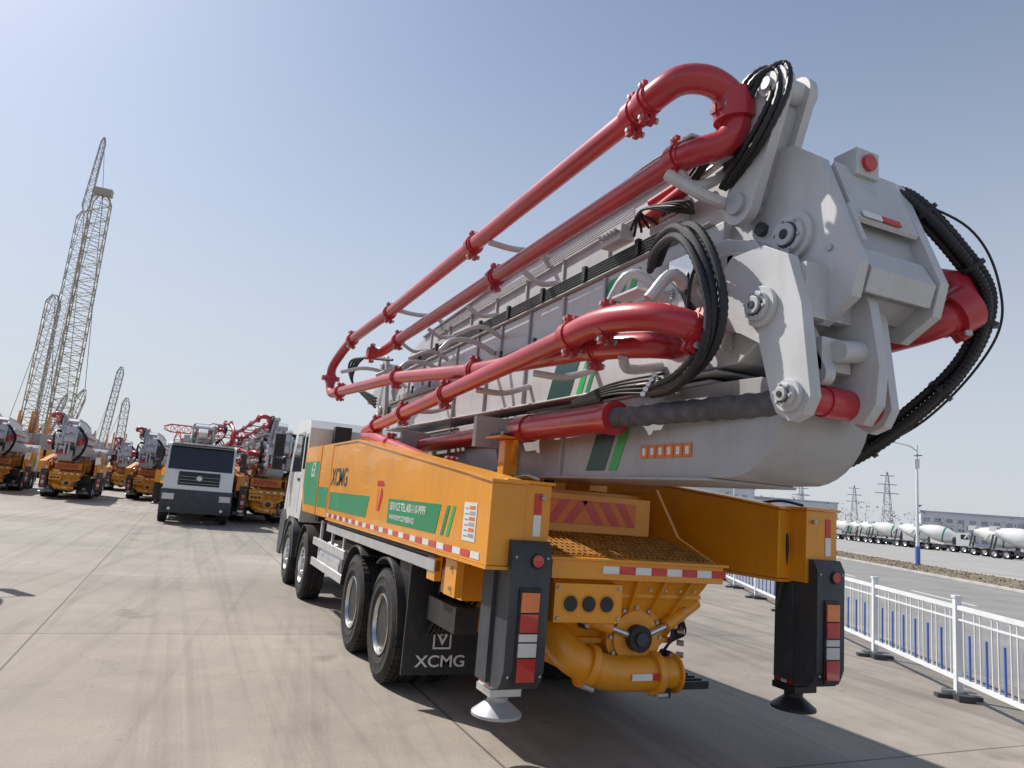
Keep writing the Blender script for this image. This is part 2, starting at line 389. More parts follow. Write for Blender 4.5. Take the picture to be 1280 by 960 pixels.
    for x in (-.67,-.17):
        for z in (1.03,1.24): b.cyl((x,4.63,z),(x,4.615,z),.014,'galv',6)
    b.box(-.7,-.68,4.65,4.98,1.0,1.27,'orange'); b.box(-.16,-.14,4.65,4.9,1.0,1.27,'orange')
    for x in (.05,.3,.55):
        vs=[(x,4.7,1.3),(x+.025,4.7,1.3),(x*.65+.06,4.95,.82),(x*.65+.035,4.95,.82),(x,4.85,1.3),(x+.025,4.85,1.3),(x*.65+.06,5.1,.82),(x*.65+.035,5.1,.82)]
        b.add(vs,[(0,3,2,1),(0,4,7,3),(1,2,6,5),(3,7,6,2)],'orange')
    b.box(-.6,.72,4.8,4.92,1.16,1.19,'orange'); b.box(-.5,.6,4.88,5.0,.98,1.02,'orange'); b.box(-.45,.55,4.93,5.0,.8,.84,'orange')
    b.cyl((.14,5.0,.86),(.14,4.86,.86),.25,'orange',32); b.cyl((.14,4.86,.86),(.14,4.83,.86),.2,'orange',32)
    b.cyl((.14,4.83,.86),(.14,4.76,.86),.1,'black',24); b.cyl((.14,4.76,.86),(.14,4.74,.86),.05,'dark',20)
    for i in range(12):
        a=i*math.pi/6; b.cyl((.14+.225*math.cos(a),4.86,.86+.225*math.sin(a)),(.14+.225*math.cos(a),4.83,.86+.225*math.sin(a)),.016,'galv',6)
    for x,z in ((-.3,.95),(.5,.95),(-.2,.72),(.48,.72),(-.42,1.06),(.6,1.06)):
        b.cyl((x,4.95,z),(x,4.84,z),.035,'black',12); b.cyl((x,4.84,z),(x,4.82,z),.024,'galv',6)
    b.cyl((-.55,4.88,1.08),(-.1,4.82,.93),.05,'orange',16); b.cyl((-.1,4.82,.93),(.1,4.8,.87),.025,'steel',12)
    b.cyl((.75,4.9,1.12),(.4,4.82,.95),.05,'orange',16); b.cyl((.4,4.82,.95),(.2,4.8,.88),.025,'steel',12)
    for i in range(9): b.cyl((-.5+i*.14,4.765,1.225),(-.5+i*.14,4.75,1.225),.013,'galv',6)
    b.box(-.75,-.45,5.2,6.2,.7,1.3,'orange'); b.box(.45,.75,5.4,6.2,.9,1.3,'black')
    b.obj('hopper',T,.006)
    b=MB()
    P=cr([(-.55,5.3,1.02),(-.53,5.05,.86),(-.4,4.86,.67),(-.15,4.82,.57),(.1,4.82,.55),(.3,4.82,.55)],8)
    b.tube(P,.13,'orange',24)
    for p,d in ((P[-1],(1,0,0)),(P[20],(P[21]-P[19])),(P[6],(P[7]-P[5]))):
        d=Vector(d).normalized(); b.cyl(p-d*.03,p+d*.03,.165,'orange',28)
        u=d.orthogonal().normalized()
        for s in (-1,1): b.cyl(p+u*s*.185-d*.04,p+u*s*.185+d*.05,.018,'galv',8)
    b.cyl((.33,4.82,.55),(.48,4.82,.55),.12,'orange',24); b.cyl((.48,4.82,.55),(.5,4.82,.55),.15,'orange',24)
    b.box(.2,.26,4.673,4.679,.53,.58,'refred'); b.box(.02,.2,4.673,4.679,.53,.58,'refwhite')
    b.box(.33,.43,4.75,4.85,.38,.46,'black')
    b.obj('discharge_pipe',T,.003).location.z=.05
    b=MB()
    for i in range(7):
        x=-.62+i*.03
        b.tube(cr([(x,5.2,1.25),(x-.05,5.05,1.0),(x+.12,4.98,.8+.02*i),(x+.25,5.05,.6)],6),.012,'hose',6)
    for i in range(6):
        b.tube(cr([(.45+i*.03,5.1,1.2),(.55+i*.03,4.95,1.0-.02*i),(.5,4.9,.8),(.35,4.95,.65-.02*i)],6),.011,'hose',6)
    for i in range(5): b.cyl((.58,4.9,.72+.09*i),(.62,4.86,.72+.09*i),.022,'steel',8)
    for i in range(8):
        x=-1.05+.04*i
        b.tube(cr([(x,5.4,1.3),(x-.03,5.9,1.1-.03*i),(x+.05,6.2,.8),(x,6.3,.6)],6),.016,'hose',6)
    b.box(-1.1,-.85,5.4,5.9,1.02,1.3,'orange'); b.box(-1.1,-.9,5.5,6.2,.75,.95,'black')
    b.box(-1.22,-1.16,5.25,5.5,1.06,1.33,'orange'); b.box(-1.22,-1.16,5.75,5.95,1.12,1.33,'orange')
    for z in (1.12,1.27): b.cyl((-1.22,5.35,z),(-1.24,5.35,z),.015,'galv',6)
    b.box(.6,1.0,5.0,5.5,.42,.46,'black')
    for i in range(6): b.box(.6,1.0,5.0+i*.09,5.02+i*.09,.461,.48,'black')
    b.obj('hydraulic_lines',T)
    # ---- deck
    b=MB()
    b.box(-.95,.95,7.4,10.6,1.32,1.5,'dark')
    b.box(-.9,-.2,9.2,10.9,1.5,2.1,'orange'); b.box(.2,.95,7.6,10.8,1.5,2.15,'orange')
    b.cyl((0,11.9,1.2),(0,11.9,1.75),.62,'orange',36); b.cyl((0,11.9,1.75),(0,11.9,1.83),.68,'grey',36)
    for i in range(24):
        a=i*math.pi/12; b.cyl((.65*math.cos(a),11.9+.65*math.sin(a),1.83),(.65*math.cos(a),11.9+.65*math.sin(a),1.86),.02,'galv',6)
    b.prism([(11.3,1.83),(12.5,1.83),(12.35,2.9),(12.0,3.05),(11.6,2.9)],-.42,-.34,'grey'); b.prism([(11.3,1.83),(12.5,1.83),(12.35,2.9),(12.0,3.05),(11.6,2.9)],.40,.48,'grey')
    b.box(-.95,.95,13.0,13.3,1.2,2.3,'dark')
    b.box(-.6,-.46,5.95,6.09,1.95,2.36,'orange'); b.prism([(5.84,2.36),(6.2,2.36),(6.12,2.15),(5.92,2.15)],-.55,-.51,'orange')
    b.box(-.7,-.36,5.84,6.2,2.362,2.385,'orange'); b.box(-.68,-.38,5.88,6.16,2.387,2.41,'black')
    for x in (-.67,-.4): b.cyl((x,5.87,2.385),(x,5.87,2.42),.018,'galv',6)
    b.box(.3,.5,5.95,6.15,1.97,2.03,'orange')
    b.box(-.12,-.06,5.97,6.08,1.97,2.04,'black'); b.box(-.45,-.4,5.97,6.02,1.97,2.04,'black')
    for i in range(6): b.tube(cr([(-.8+i*.06,5.6,1.9),(-.75+i*.05,6.3,2.0+.02*i),(-.7+i*.05,7.2,1.85),(-.8+i*.06,8.6,1.9)],6),.014,'hose',6)
    b.obj('deck',T,.01)
    # ---- cab
    b=MB()
    prof=[(13.5,1.15),(13.42,1.4),(13.42,2.85),(13.6,3.0),(14.95,3.05),(15.2,2.95),(15.55,1.95),(15.68,1.4),(15.68,1.12),(14.95,1.12),(14.8,1.2),(13.6,1.2)]
    b.prism(prof,-1.2,1.2,'white')
    b.prism([(15.0,1.1),(15.3,1.3),(15.735,1.28),(15.76,.8),(15.7,.42),(15.35,.42),(15.1,.7)],-1.24,1.24,'dark')
    b.prism([(14.9,3.06),(15.35,2.98),(15.38,2.93),(14.9,3.0)],-1.1,1.1,'dark')
    sl=math.atan2(15.2-15.55,2.95-1.95)
    mx=Matrix.Translation((0,15.372,2.45))@Matrix.Rotation(-sl,4,'X')
    b.box(-1.12,1.12,-.02,.028,-.46,.46,'glass',mx)
    for x in (-.5,.4): b.box(x-.35,x+.35,.03,.045,-.42,-.4,'black',mx)
    sl2=math.atan2(15.55-15.68,1.95-1.4)
    mg=Matrix.Translation((0,15.62,1.67))@Matrix.Rotation(-sl2,4,'X')
    b.prism([(15.56,1.95),(15.60,1.95),(15.70,1.45),(15.66,1.45)],-.72,.72,'black')
    for i in range(3): b.box(-.68,.68,15.63+i*.025,15.70+i*.02,1.52+(2-i)*.12,1.535+(2-i)*.12,'galv')
    b.cyl((0,15.6,1.72),(0,15.69,1.72),.1,'alu',24)
    for sg in (-1,1):
        b.box(sg*.98-.2,sg*.98+.2,15.72,15.785,.9,1.12,'clear'); b.box(sg*.98-.15,sg*.98+.15,15.70,15.76,.5,.65,'black')
        b.cyl((sg*.9,15.75,.57),(sg*.9,15.78,.57),.06,'clear',16)
        X=sg*1.2
        b.prism([(13.95,2.05),(13.95,2.8),(14.85,2.8),(15.2,2.05)],X-.006,X+.006,'glass')
        b.box(X-.006,X+.006,13.55,13.8,2.1,2.75,'glass')
        for y in (13.88,15.35): b.box(X-.004,X+.004,y-.006,y+.006,1.3,2.0,'black')
        b.box(X-.02,X+.02,14.0,14.2,1.88,1.93,'black')
        n=14;pts=[(14.2+.66*math.cos(math.pi*i/n),.53+.66*math.sin(math.pi*i/n)) for i in range(n+1)]+[(14.2-.6*math.cos(math.pi*i/n),.53+.6*math.sin(math.pi*i/n)) for i in range(n+1)]
        b.prism(pts,min(sg*.9,sg*1.25),max(sg*.9,sg*1.25),'dark')
        b.box(min(sg*.9,sg*1.22),max(sg*.9,sg*1.22),14.95,15.4,.45,1.09,'dark')
        b.tube([(sg*1.2,15.25,2.8),(sg*1.45,15.45,2.82),(sg*1.48,15.47,2.1),(sg*1.2,15.45,2.05)],.016,'black',8)
        b.box(sg*1.48-.1,sg*1.48+.1,15.4,15.5,2.35,2.8,'black'); b.box(sg*1.48-.1,sg*1.48+.1,15.4,15.5,2.08,2.3,'black')
    b.box(-.8,-.5,13.2,13.4,1.2,2.9,'black'); b.tube([(.8,13.3,1.3),(.8,13.3,2.9)],.09,'galv',16)
    for x in (-.8,0,.8): b.box(x-.06,x+.06,15.0,15.08,3.06,3.1,'amber')
    b.obj('cab',T,.02)
    # ================= BOOM
    b=MB()
    tail=[(3.45,2.05)]+[(3.35-.42*math.sin(a),2.47-.42*math.cos(a)) for a in [rad(t) for t in range(8,96,10)]]+[(2.97,2.58),(3.1,2.62),(3.5,2.63),(12.2,2.6),(12.4,2.45),(12.1,2.2),(9,2.08)]
    b.prism(tail,-.3,.36,'grey')
    b.prism([(3.5,2.632),(3.5,2.65),(12,2.622),(12,2.604)],-.33,.39,'grey'); b.prism([(3.5,2.03),(3.5,2.047),(9,2.077),(9,2.06)],-.33,.39,'grey')
    def st(x,y,z0,z1,sl,w,k): decal(b,x,[(y,z0),(y+w,z0),(y+w-sl,z1),(y-sl,z1)],k)
    st(-.304,4.72,2.1,2.56,.22,.28,'dgreen'); st(-.304,4.55,2.1,2.56,.22,.12,'lgreen')
    for i in range(6):
        b.box(-.306,-.303,4.25-i*.095-.085,4.25-i*.095,2.18,2.27,'orange2'); b.box(-.308,-.306,4.25-i*.095-.06,4.25-i*.095-.025,2.2,2.25,'refwhite')
    for y in (5.4,6.3,7.3,8.3): b.box(-.325,-.301,y,y+.025,2.07,2.61,'grey')
    b.obj('boom_section_1',T,.012)
    b=MB()
    b.prism([(3.25,2.72),(3.05,2.85),(2.98,3.05),(3.02,3.28),(3.15,3.44),(3.4,3.53),(3.85,3.5),(4.6,3.22),(11.4,3.18),(11.6,3.0),(11.4,2.8),(5,2.69)],-.33,.14,'lgrey')
    b.prism([(4.7,3.222),(4.7,3.237),(11.3,3.2),(11.3,3.185)],-.37,.18,'grey'); b.prism([(3.4,2.675),(3.4,2.695),(11.3,2.785),(11.3,2.765)],-.37,.18,'grey')
    st(-.334,5.3,2.73,3.15,.2,.42,'dgreen'); st(-.334,5.1,2.73,3.15,.2,.09,'lgreen'); st(-.334,4.98,2.73,3.15,.2,.06,'green')
    for y in (6.2,7.2,8.2): b.box(-.36,-.334,y,y+.03,2.74,3.17,'lgrey')
    b.box(-.36,-.331,3.3,3.36,2.8,3.4,'grey')
    b.obj('boom_section_2',T,.012)
    b=MB()
    b.prism([(3.5,3.3),(11.4,3.26),(11.6,3.45),(11.3,3.66),(3.5,3.7)],-.27,.22,'lgrey')
    b.prism([(3.6,3.702),(11.2,3.662),(11.2,3.68),(3.6,3.72)],-.31,.26,'grey')
    st(-.274,4.7,3.38,3.64,.13,.3,'green'); st(-.274,4.55,3.38,3.64,.13,.08,'lgreen')
    for i in range(9): b.box(-.295,-.272,4.9+i*.7,4.93+i*.7,3.3,3.68,'grey')
    b.obj('boom_section_3',T,.012)
    b=MB()
    b.prism([(3.9,3.8),(3.5,3.95),(3.45,4.15),(3.7,4.28),(7,4.28),(10.2,4.12),(10.9,4.0),(11.0,3.85),(10.8,3.74)],-.2,.36,'lgrey')
    b.prism([(3.8,4.282),(7,4.282),(10.2,4.122),(10.2,4.14),(7,4.3),(3.8,4.3)],-.24,.4,'grey')
    b.prism([(4.0,3.80),(10.6,3.745),(10.6,3.725),(4.0,3.78)],-.24,.4,'grey')
    b.box(-.26,-.204,3.95,4.35,3.86,4.05,'lgrey')
    b.add([(-.262,3.97,3.9),(-.262,4.33,3.9),(-.262,4.33,4.02),(-.262,3.97,4.02)],[(0,1,2,3)],'refwhite')
    b.text('DO NOT STAND UNDER BOOM',.022,(-.264,4.21,3.92),(0,-1,0),(0,0,1),'black',.0005)
    b.text('WARNING',.055,(-.264,4.2,3.955),(0,-1,0),(0,0,1),'black',.0005)
    b.add([(-.264,4.31,3.92),(-.264,4.22,3.92),(-.264,4.265,4.0)],[(0,2,1)],'amber')
    for i in range(7): b.box(-.222,-.202,5.0+i*.8,5.03+i*.8,3.82,4.1,'lgrey')
    b.obj('boom_section_4',T,.012)
    b=MB()
    b.prism([(3.2,3.0),(11,3.1),(11.2,3.3),(11,3.55),(3.4,3.7),(3.0,3.5)],.51,.78,'grey')
    b.prism([(3.3,2.35),(10.5,2.4),(10.5,2.9),(3.3,2.92)],.44,.74,'grey')
    b.obj('boom_section_5',T,.012)
    # head plates
    b=MB()
    E=[(4.3,3.42),(4.25,3.74),(3.7,3.93),(3.3,4.06),(3.0,4.02),(2.8,3.86),(2.68,3.56),(2.53,3.18),(2.58,3.0),(2.78,2.88),(3.0,2.95),(3.1,3.2),(3.4,3.38)]
    b.prism(E,-.2,-.13,'lgrey'); b.prism(E,.42,.49,'lgrey')
    Ei=[(4.1,3.46),(3.3,3.96),(3.02,3.92),(2.87,3.80),(2.73,3.52),(2.64,3.22),(2.68,3.06),(2.8,2.98),(2.95,3.05),(3.2,3.4)]
    b.prism(Ei,-.131,.421,'grey')
    b.prism([(2.82,3.83),(2.70,3.56),(2.66,3.46),(2.64,3.48),(2.68,3.58),(2.79,3.86)],-.1,.4,'lgrey')
    b.prism([(2.62,3.3),(2.54,3.16),(2.58,3.04),(2.62,3.05),(2.6,3.16),(2.66,3.28)],-.1,.4,'lgrey')
    # triangular ribs and dark lightening holes in the rear face
    mt=Matrix.Translation((0,2.655,3.5))@Matrix.Rotation(rad(-22),4,'X')
    b.box(-.13,-.1,-.015,.05,-.2,.06,'lgrey',mt)
    for i in range(2): b.box(-.05+i*.15,.095+i*.15,-.024,-.014,-.02,.02,'refwhite' if i==0 else 'refred',mt)
    b.box(.02,.2,2.74,2.9,3.80,3.96,'lgrey'); b.cyl((.11,2.74,3.88),(.11,2.715,3.88),.05,'redlens',24)
    pin(b,-.2,2.98,3.44,.15)
    for y,z in ((3.3,3.7),(3.7,3.72),(4.1,3.6),(2.72,3.3)): b.cyl((-.2,y,z),(-.212,y,z),.022,'galv',6)
    b.cyl((-.2,3.22,3.56),(-.24,3.22,3.56),.045,'dark',6)
    b.box(-.225,-.203,3.3,3.9,3.5,3.52,'lgrey')
    C=[(3.42,2.95),(3.38,3.22),(3.25,3.34),(2.98,3.34),(2.8,3.24),(2.7,2.95),(2.63,2.45),(2.68,2.36),(2.77,2.33),(2.86,2.38),(2.9,2.46),(3.0,2.78),(3.15,2.86)]
    b.prism(C,-.42,-.345,'lgrey')
    b.prism(C,.16,.22,'lgrey')
    C2=[(3.4,2.9),(3.35,3.25),(3.0,3.36),(2.75,3.26),(2.62,3.0),(2.56,2.65),(2.58,2.45),(2.66,2.35),(2.8,2.38),(2.95,2.75)]
    b.prism(C2,-.02,.05,'lgrey')
    b.box(-.345,.16,2.74,2.8,2.9,3.2,'lgrey')
    pin(b,-.42,2.98,2.98,.115); pin(b,-.42,2.76,2.46,.085)
    b.cyl((-.345,2.98,2.98),(.2,2.98,2.98),.09,'lgrey',24); b.cyl((-.345,2.76,2.46),(-.2,2.76,2.46),.075,'red',24); b.cyl((-.2,2.76,2.46),(.16,2.76,2.46),.085,'red',24)
    b.link((2.75,2.6),(2.95,2.9),.06,.1,-.25,-.18,'lgrey'); b.box(-.25,-.04,2.72,2.78,2.62,2.8,'lgrey')
    b.cyl((-.18,2.68,2.72),(-.02,2.68,2.74),.06,'lgrey',16)
    b.cyl((-.36,3.3,3.2),(-.28,3.3,3.2),.2,'lgrey',32)
    b.link((3.3,3.72),(3.04,4.38),.13,.12,-.34,-.27,'lgrey'); b.link((3.3,3.72),(3.04,4.38),.11,.11,-.14,-.08,'lgrey')
    b.link((3.28,3.8),(3.1,4.26),.08,.07,-.27,-.14,'grey')
    b.cyl((-.37,3.04,4.38),(-.04,3.04,4.38),.075,'lgrey',24); b.cyl((-.39,3.04,4.38),(-.37,3.04,4.38),.04,'galv',16)
    b.cyl((-.37,3.3,3.72),(-.1,3.3,3.72),.07,'galv',24)
    b.box(-.4,-.34,3.35,3.5,4.05,4.2,'lgrey'); b.box(-.34,-.1,3.25,3.45,4.0,4.16,'dark')
    b.obj('boom_joint_plates',T,.01)
    b=MB()
    b.cyl((-.47,5.75,2.46),(-.45,4.42,2.46),.108,'red',28); b.cyl((-.45,4.45,2.46),(-.45,4.36,2.46),.122,'red',28); b.cyl((-.47,5.95,2.46),(-.47,5.72,2.46),.122,'red',24)
    n=60; P=[Vector((-.45+.18*i/n,4.38-(4.38-2.85)*i/n,2.46)) for i in range(n+1)]
    b.tube(P,.07,'fabric',20,True,[.068+.004*math.sin(i*1.1)+.005*random.random() for i in range(n+1)])
    b.tube([(-.52,5.7,2.59),(-.5,4.5,2.59)],.015,'hose',8)
    b.cyl((-.45,8.9,2.42),(-.45,6.6,2.46),.09,'red',24); b.cyl((-.45,6.6,2.46),(-.45,6.1,2.47),.05,'steel',20); b.cyl((-.45,6.62,2.46),(-.45,6.5,2.46),.1,'red',24)
    b.cyl((-.3,4.4,3.98),(-.32,3.75,4.05),.045,'red',20); b.cyl((-.32,3.75,4.05),(-.32,3.35,4.1),.025,'steel',16); b.cyl((-.3,4.3,4.1),(-.3,3.8,4.12),.03,'red',16)
    b.obj('hydraulic_cylinder',T)
    # concrete delivery pipes
    b=MB(); R=.074
    b.tube(cr([(-1.15,12.3,3.62),(-1.16,12.2,3.8),(-1.1,11.9,4.0),(-1.02,11.5,4.18)],6),R,'red',20)
    b.tube([(-1.02,11.5,4.18),(-.92,10.4,4.27),(-.87,9.8,4.3)],R,'red',20); b.tube([(-.87,9.8,4.3),(-.84,3.74,4.37)],R,'red',20)
    el=cr([(-.84,3.74,4.37),(-.83,3.55,4.4),(-.76,3.38,4.45),(-.62,3.3,4.46),(-.48,3.28,4.42),(-.4,3.28,4.34)],8)
    b.tube(el,.09,'red',24)
    el2=cr([(-.4,3.28,4.34),(-.4,3.27,4.2),(-.45,3.32,4.1),(-.55,3.45,4.07),(-.58,3.6,4.08)],8)
    b.tube(el2,.088,'red',24)
    b.cyl((-.42,3.28,4.42),(-.4,3.28,4.24),.13,'red',28)
    b.tube([(-.58,3.6,4.08),(-.6,10.2,4.02)],R,'red',20)
    b.tube(cr([(-.6,10.2,4.02),(-.62,10.6,3.98),(-.7,10.8,3.92),(-.85,10.85,3.88)],6),R,'red',20)
    b.tube(cr([(-1.15,12.3,3.62),(-1.15,12.2,3.42),(-1.15,11.9,3.32),(-1.13,11.4,3.3)],6),R,'red',20)
    b.tube([(-1.13,11.4,3.3),(-.95,8.7,3.22)],R,'red',20); b.tube([(-.95,8.7,3.22),(-.8,6.4,3.02)],R,'red',20); b.tube([(-.8,6.4,3.02),(-.72,4.25,2.9)],R,'red',20)
    b.tube(cr([(-.72,4.25,2.9),(-.7,4.0,2.88),(-.62,3.75,2.86),(-.5,3.68,2.86),(-.4,3.72,2.86)],8),.085,'red',22)
    b.tube([(-.9,10.2,2.65),(-.9,9.7,2.68)],R,'red',20); b.tube([(-.9,9.7,2.68),(-.9,4.3,2.97)],R,'red',20)
    b.tube(cr([(-.9,4.3,2.97),(-.9,4.0,2.99),(-.88,3.7,2.98),(-.8,3.45,2.95),(-.68,3.33,2.91),(-.56,3.3,2.87)],8),.088,'red',24)
    b.cyl((-.6,3.3,2.89),(-.52,3.3,2.85),.12,'red',28)
    b.tube(cr([(-.9,10.2,2.65),(-.9,10.3,2.6),(-.9,10.1,2.55),(-.9,9.7,2.52)],5),R,'red',16)
    b.tube([(-.9,9.7,2.52),(-.88,5.8,1.93)],.08,'red',20); b.tube([(-.88,5.8,1.93),(-.8,5.2,1.6)],.085,'red',20)
    b.tube(cr([(.55,3.4,2.95),(.55,2.95,2.97),(.62,2.72,3.02),(.74,2.66,3.1)],8),.095,'red',24); b.cyl((.7,2.68,3.07),(.8,2.64,3.14),.14,'red',28)
    b.tube([(.62,4.5,2.95),(.55,3.4,2.95)],.08,'red',20); b.tube([(.8,2.64,3.14),(.83,2.7,3.3),(.8,3.0,3.42),(.8,9,3.4)],.08,'red',18)
    for p,d in (((-.84,3.74,4.37),(0,1,0)),((-.855,6.6,4.335),(0,1,0)),((-.87,9.8,4.3),(.05,1,0)),((-1.02,11.5,4.18),(.1,-1,.1)),((-1.15,12.3,3.62),(0,.2,1)),
                ((-.4,3.28,4.3),(0,0,1)),((-.58,3.6,4.08),(0,1,0)),((-.59,6.6,4.05),(0,1,0)),((-.6,10.2,4.02),(0,1,0)),((-.82,10.85,3.89),(1,0,0)),
                ((-1.13,11.4,3.3),(0,1,0)),((-.95,8.7,3.22),(0,1,.03)),((-.8,6.4,3.02),(0,1,.05)),((-.72,4.25,2.9),(0,1,.05)),
                ((-.9,9.7,2.68),(0,1,-.05)),((-.9,6.9,2.83),(0,1,-.06)),((-.9,8.4,2.75),(0,1,-.06)),((-.9,4.3,2.97),(0,1,-.05)),((-.6,3.31,2.88),(1,0,-.4)),((-.88,3.86,2.985),(0,1,0)),
                ((-.895,8.9,2.4),(0,1,.15)),((-.885,6.6,2.05),(0,1,.15)),((.7,2.68,3.06),(.6,-.3,.5)),((-.84,3.6,4.39),(0.1,1,-.1))):
        coupling(b,p,d,.1)
    b.obj('delivery_pipe',T)
    b=MB()
    def br(pts,r=.028): b.tube(cr(pts,5),r,'lgrey',10)
    for y in (6.2,9.4):
        br([(-.2,y,4.2),(-.35,y,4.26),(-.6,y,4.24),(-.84,y,4.25)],.03)
    for y in (5.9,7.4,8.8,10.0):
        br([(-.2,y,3.9),(-.4,y,3.85),(-.58,y,3.93)],.026)
    for y in (8.9,7.2,10.6):
        br([(-.28,y,3.4),(-.5,y+.05,3.5),(-.75,y+.05,3.48),(-.9,y,3.33)],.03); br([(-.3,y-.2,3.55),(-.55,y-.2,3.62),(-.8,y-.1,3.5)],.026)
    for y in (6.1,4.9,8.3):
        br([(-.33,y,2.9),(-.6,y,2.8),(-.85,y+.05,2.8)],.028)
    br([(-.35,3.9,3.15),(-.55,3.85,3.3),(-.7,3.95,3.35),(-.75,4.2,3.02)],.035); br([(-.35,3.6,3.1),(-.6,3.55,3.28),(-.75,3.6,3.1)],.04)
    br([(-.2,3.5,4.1),(-.4,3.5,3.92),(-.52,3.55,3.9),(-.58,3.6,4.02)],.035); br([(-.3,3.4,3.75),(-.5,3.45,3.8),(-.66,3.6,3.95)],.04)
    br([(-.34,4.0,2.8),(-.6,4.0,2.74),(-.72,3.9,2.79)],.035)
    br([(-.3,10.9,3.6),(-.8,11.2,3.7),(-1.05,11.9,3.7)],.03)
    b.box(-.62,-.5,3.42,3.7,4.15,4.17,'lgrey'); b.box(-.8,-.68,3.65,3.95,3.17,3.19,'lgrey')
    for y in (6.4,9.0): b.box(-.72,-.35,y,y+.08,2.3,2.6,'grey')
    b.prism([(7.4,2.1),(6.6,2.1),(6.9,2.62),(7.9,2.62)],-.36,-.33,'grey')
    b.obj('pipe_bracket',T,.004)
    b=MB()
    for i in range(5):
        z=3.735+i*.022; b.tube([(-.3,4.0,z),(-.3,10.9,z-.02)],.0095,'hose',6)
    for i in range(4):
        z=3.26+i*.02; b.tube([(-.35,3.9,z),(-.35,10.9,z-.04)],.008,'galv',6)
    for i in range(4):
        z=2.5+i*.022; b.tube([(-.34,4.5,z),(-.34,10.9,z)],.008,'hose',6)
    for i in range(4):
        z=4.12+i*.022; b.tube([(-.24,4.6,z),(-.24,9.6,z-.08)],.008,'galv',6)
    for y in [4.4+.8*i for i in range(8)]:
        b.box(-.325,-.29,y,y+.05,3.72,3.85,'black'); b.box(-.37,-.345,y,y+.04,3.24,3.35,'black')
    offs=[(0,0,0),(.0,.05,.03),(.03,-.045,.02),(-.03,.01,-.05)]
    hosebundle(b,[(-.35,4.15,3.55),(-.5,3.85,3.6),(-.6,3.5,3.56),(-.62,3.28,3.35),(-.6,3.17,3.02),(-.6,3.22,2.76),(-.55,3.5,2.62),(-.42,3.95,2.62)],offs,.029,14)
    hosebundle(b,[(-.4,3.7,4.0),(-.42,3.3,4.25),(-.4,3.12,4.44),(-.34,3.0,4.46),(-.36,2.97,4.26),(-.4,3.1,4.02),(-.36,3.4,3.85)],offs[:3],.022,10)
    hosebundle(b,[(-.2,5.2,4.3),(-.25,4.8,4.44),(-.25,4.3,4.48),(-.25,3.9,4.42)],[(0,0,0),(.03,0,.03)],.014,8)
    rp=[(.38,3.0,3.86),(.5,2.8,3.80),(.75,2.66,3.5),(.93,2.6,3.2),(.91,2.7,2.85),(.8,2.94,2.55),(.64,3.25,2.28),(.45,3.6,2.12),(.3,3.9,2.1)]
    hosebundle(b,rp,[(0,0,0),(.04,0,.03),(-.02,.03,.04),(.02,.04,-.04),(-.035,-.02,-.01)],.03,26)
    Q=cr(rp,10)
    for i in (14,24,34,46,58):
        d=(Q[i+1]-Q[i]).normalized(); b.cyl(Q[i]+Vector((0,.01,.005))-d*.014,Q[i]+Vector((0,.01,.005))+d*.014,.078,'hose',14)
    b.tube(cr([(.45,2.85,3.84),(.8,2.62,3.62),(.99,2.57,3.3),(1.0,2.62,2.95),(.85,2.95,2.5),(.6,3.4,2.2)],10),.008,'hose',6)
    for i in range(5):
        x=-.55+.05*i
        b.tube(cr([(-.36,3.9-.1*i,3.42),(-.5,3.7-.05*i,3.3),(-.48,3.55,3.12-.03*i),(-.36,3.5,3.0)],6),.012,'hose',6)
        b.tube(cr([(-.3,4.6-.1*i,3.9),(-.38,4.3,4.02),(-.36,4.0-.05*i,3.92),(-.28,3.8,3.85)],6),.011,'hose',6)
        b.cyl((-.45,4.05-.03*i,2.6+.03*i),(-.38,4.12-.03*i,2.6+.03*i),.018,'steel',8)
        b.tube(cr([(-.36,4.1-.04*i,2.62+.03*i),(-.37,4.6,2.66+.02*i),(-.36,5.2,2.62+.01*i)],5),.01,'hose',6)
    b.box(-.42,-.3,4.5,4.8,3.86,3.98,'lgrey')
    for i in range(5): b.cyl((-.42,4.53+i*.055,3.92),(-.46,4.53+i*.055,3.92),.018,'steel',8)
    b.box(-.5,-.36,3.5,3.75,3.3,3.44,'steel')
    for i in range(4):
        b.tube(cr([(-.4,11.2,3.9),(-.7-.04*i,12.0+.1*i,4.0),(-.8,12.2,3.6),(-.5,11.6,3.3-.05*i)],8),.02,'hose',8)
    b.obj('hydraulic_hoses',T)
    b=MB()
    for x0,x1 in ((-.42,-.36),(.42,.48)):
        b.link((11.5,3.1),(11.7,3.85),.22,.2,x0,x1,'grey'); b.link((12.1,2.5),(11.9,2.9),.25,.2,x0,x1,'grey')
    for y,z in ((11.7,3.85),(11.5,3.1),(12.1,2.5)): b.cyl((-.46,y,z),(.52,y,z),.07,'galv',20)
    b.prism([(10.8,3.35),(13.6,3.4),(13.9,3.55),(13.5,3.72),(10.8,3.7)],-.1,.24,'grey')
    b.cyl((-.2,13.5,3.5),(.3,13.5,3.5),.09,'red',20)
    b.obj('boom_front_joint',T,.01)
    return T
T=build_truck()
kids=[o for o in S.objects if o.parent==T]
def copy_truck(x,y,rz=0):
    e=empty('concrete_pump_truck',(x,y,0),rz)
    for k in kids:
        o=k.copy(); S.collection.objects.link(o); o.parent=e
    return e
copy_truck(.6,45.4,math.pi)
copy_truck(-4.65,-1.2,0)  # unseen neighbour truck, added out of frame to cast the left foreground shadow
copy_truck(3.45,28,rad(1)); copy_truck(3.5,46,0)
for x,y,r in ((-5.7,41,1),(-2.3,47,-3),(-9.8,47,4),(-13.4,43,-2),(-4.6,66,2),(-8.5,68,-2),(-14,62,0),(-18.5,60,3)): copy_truck(x,y,rad(r))
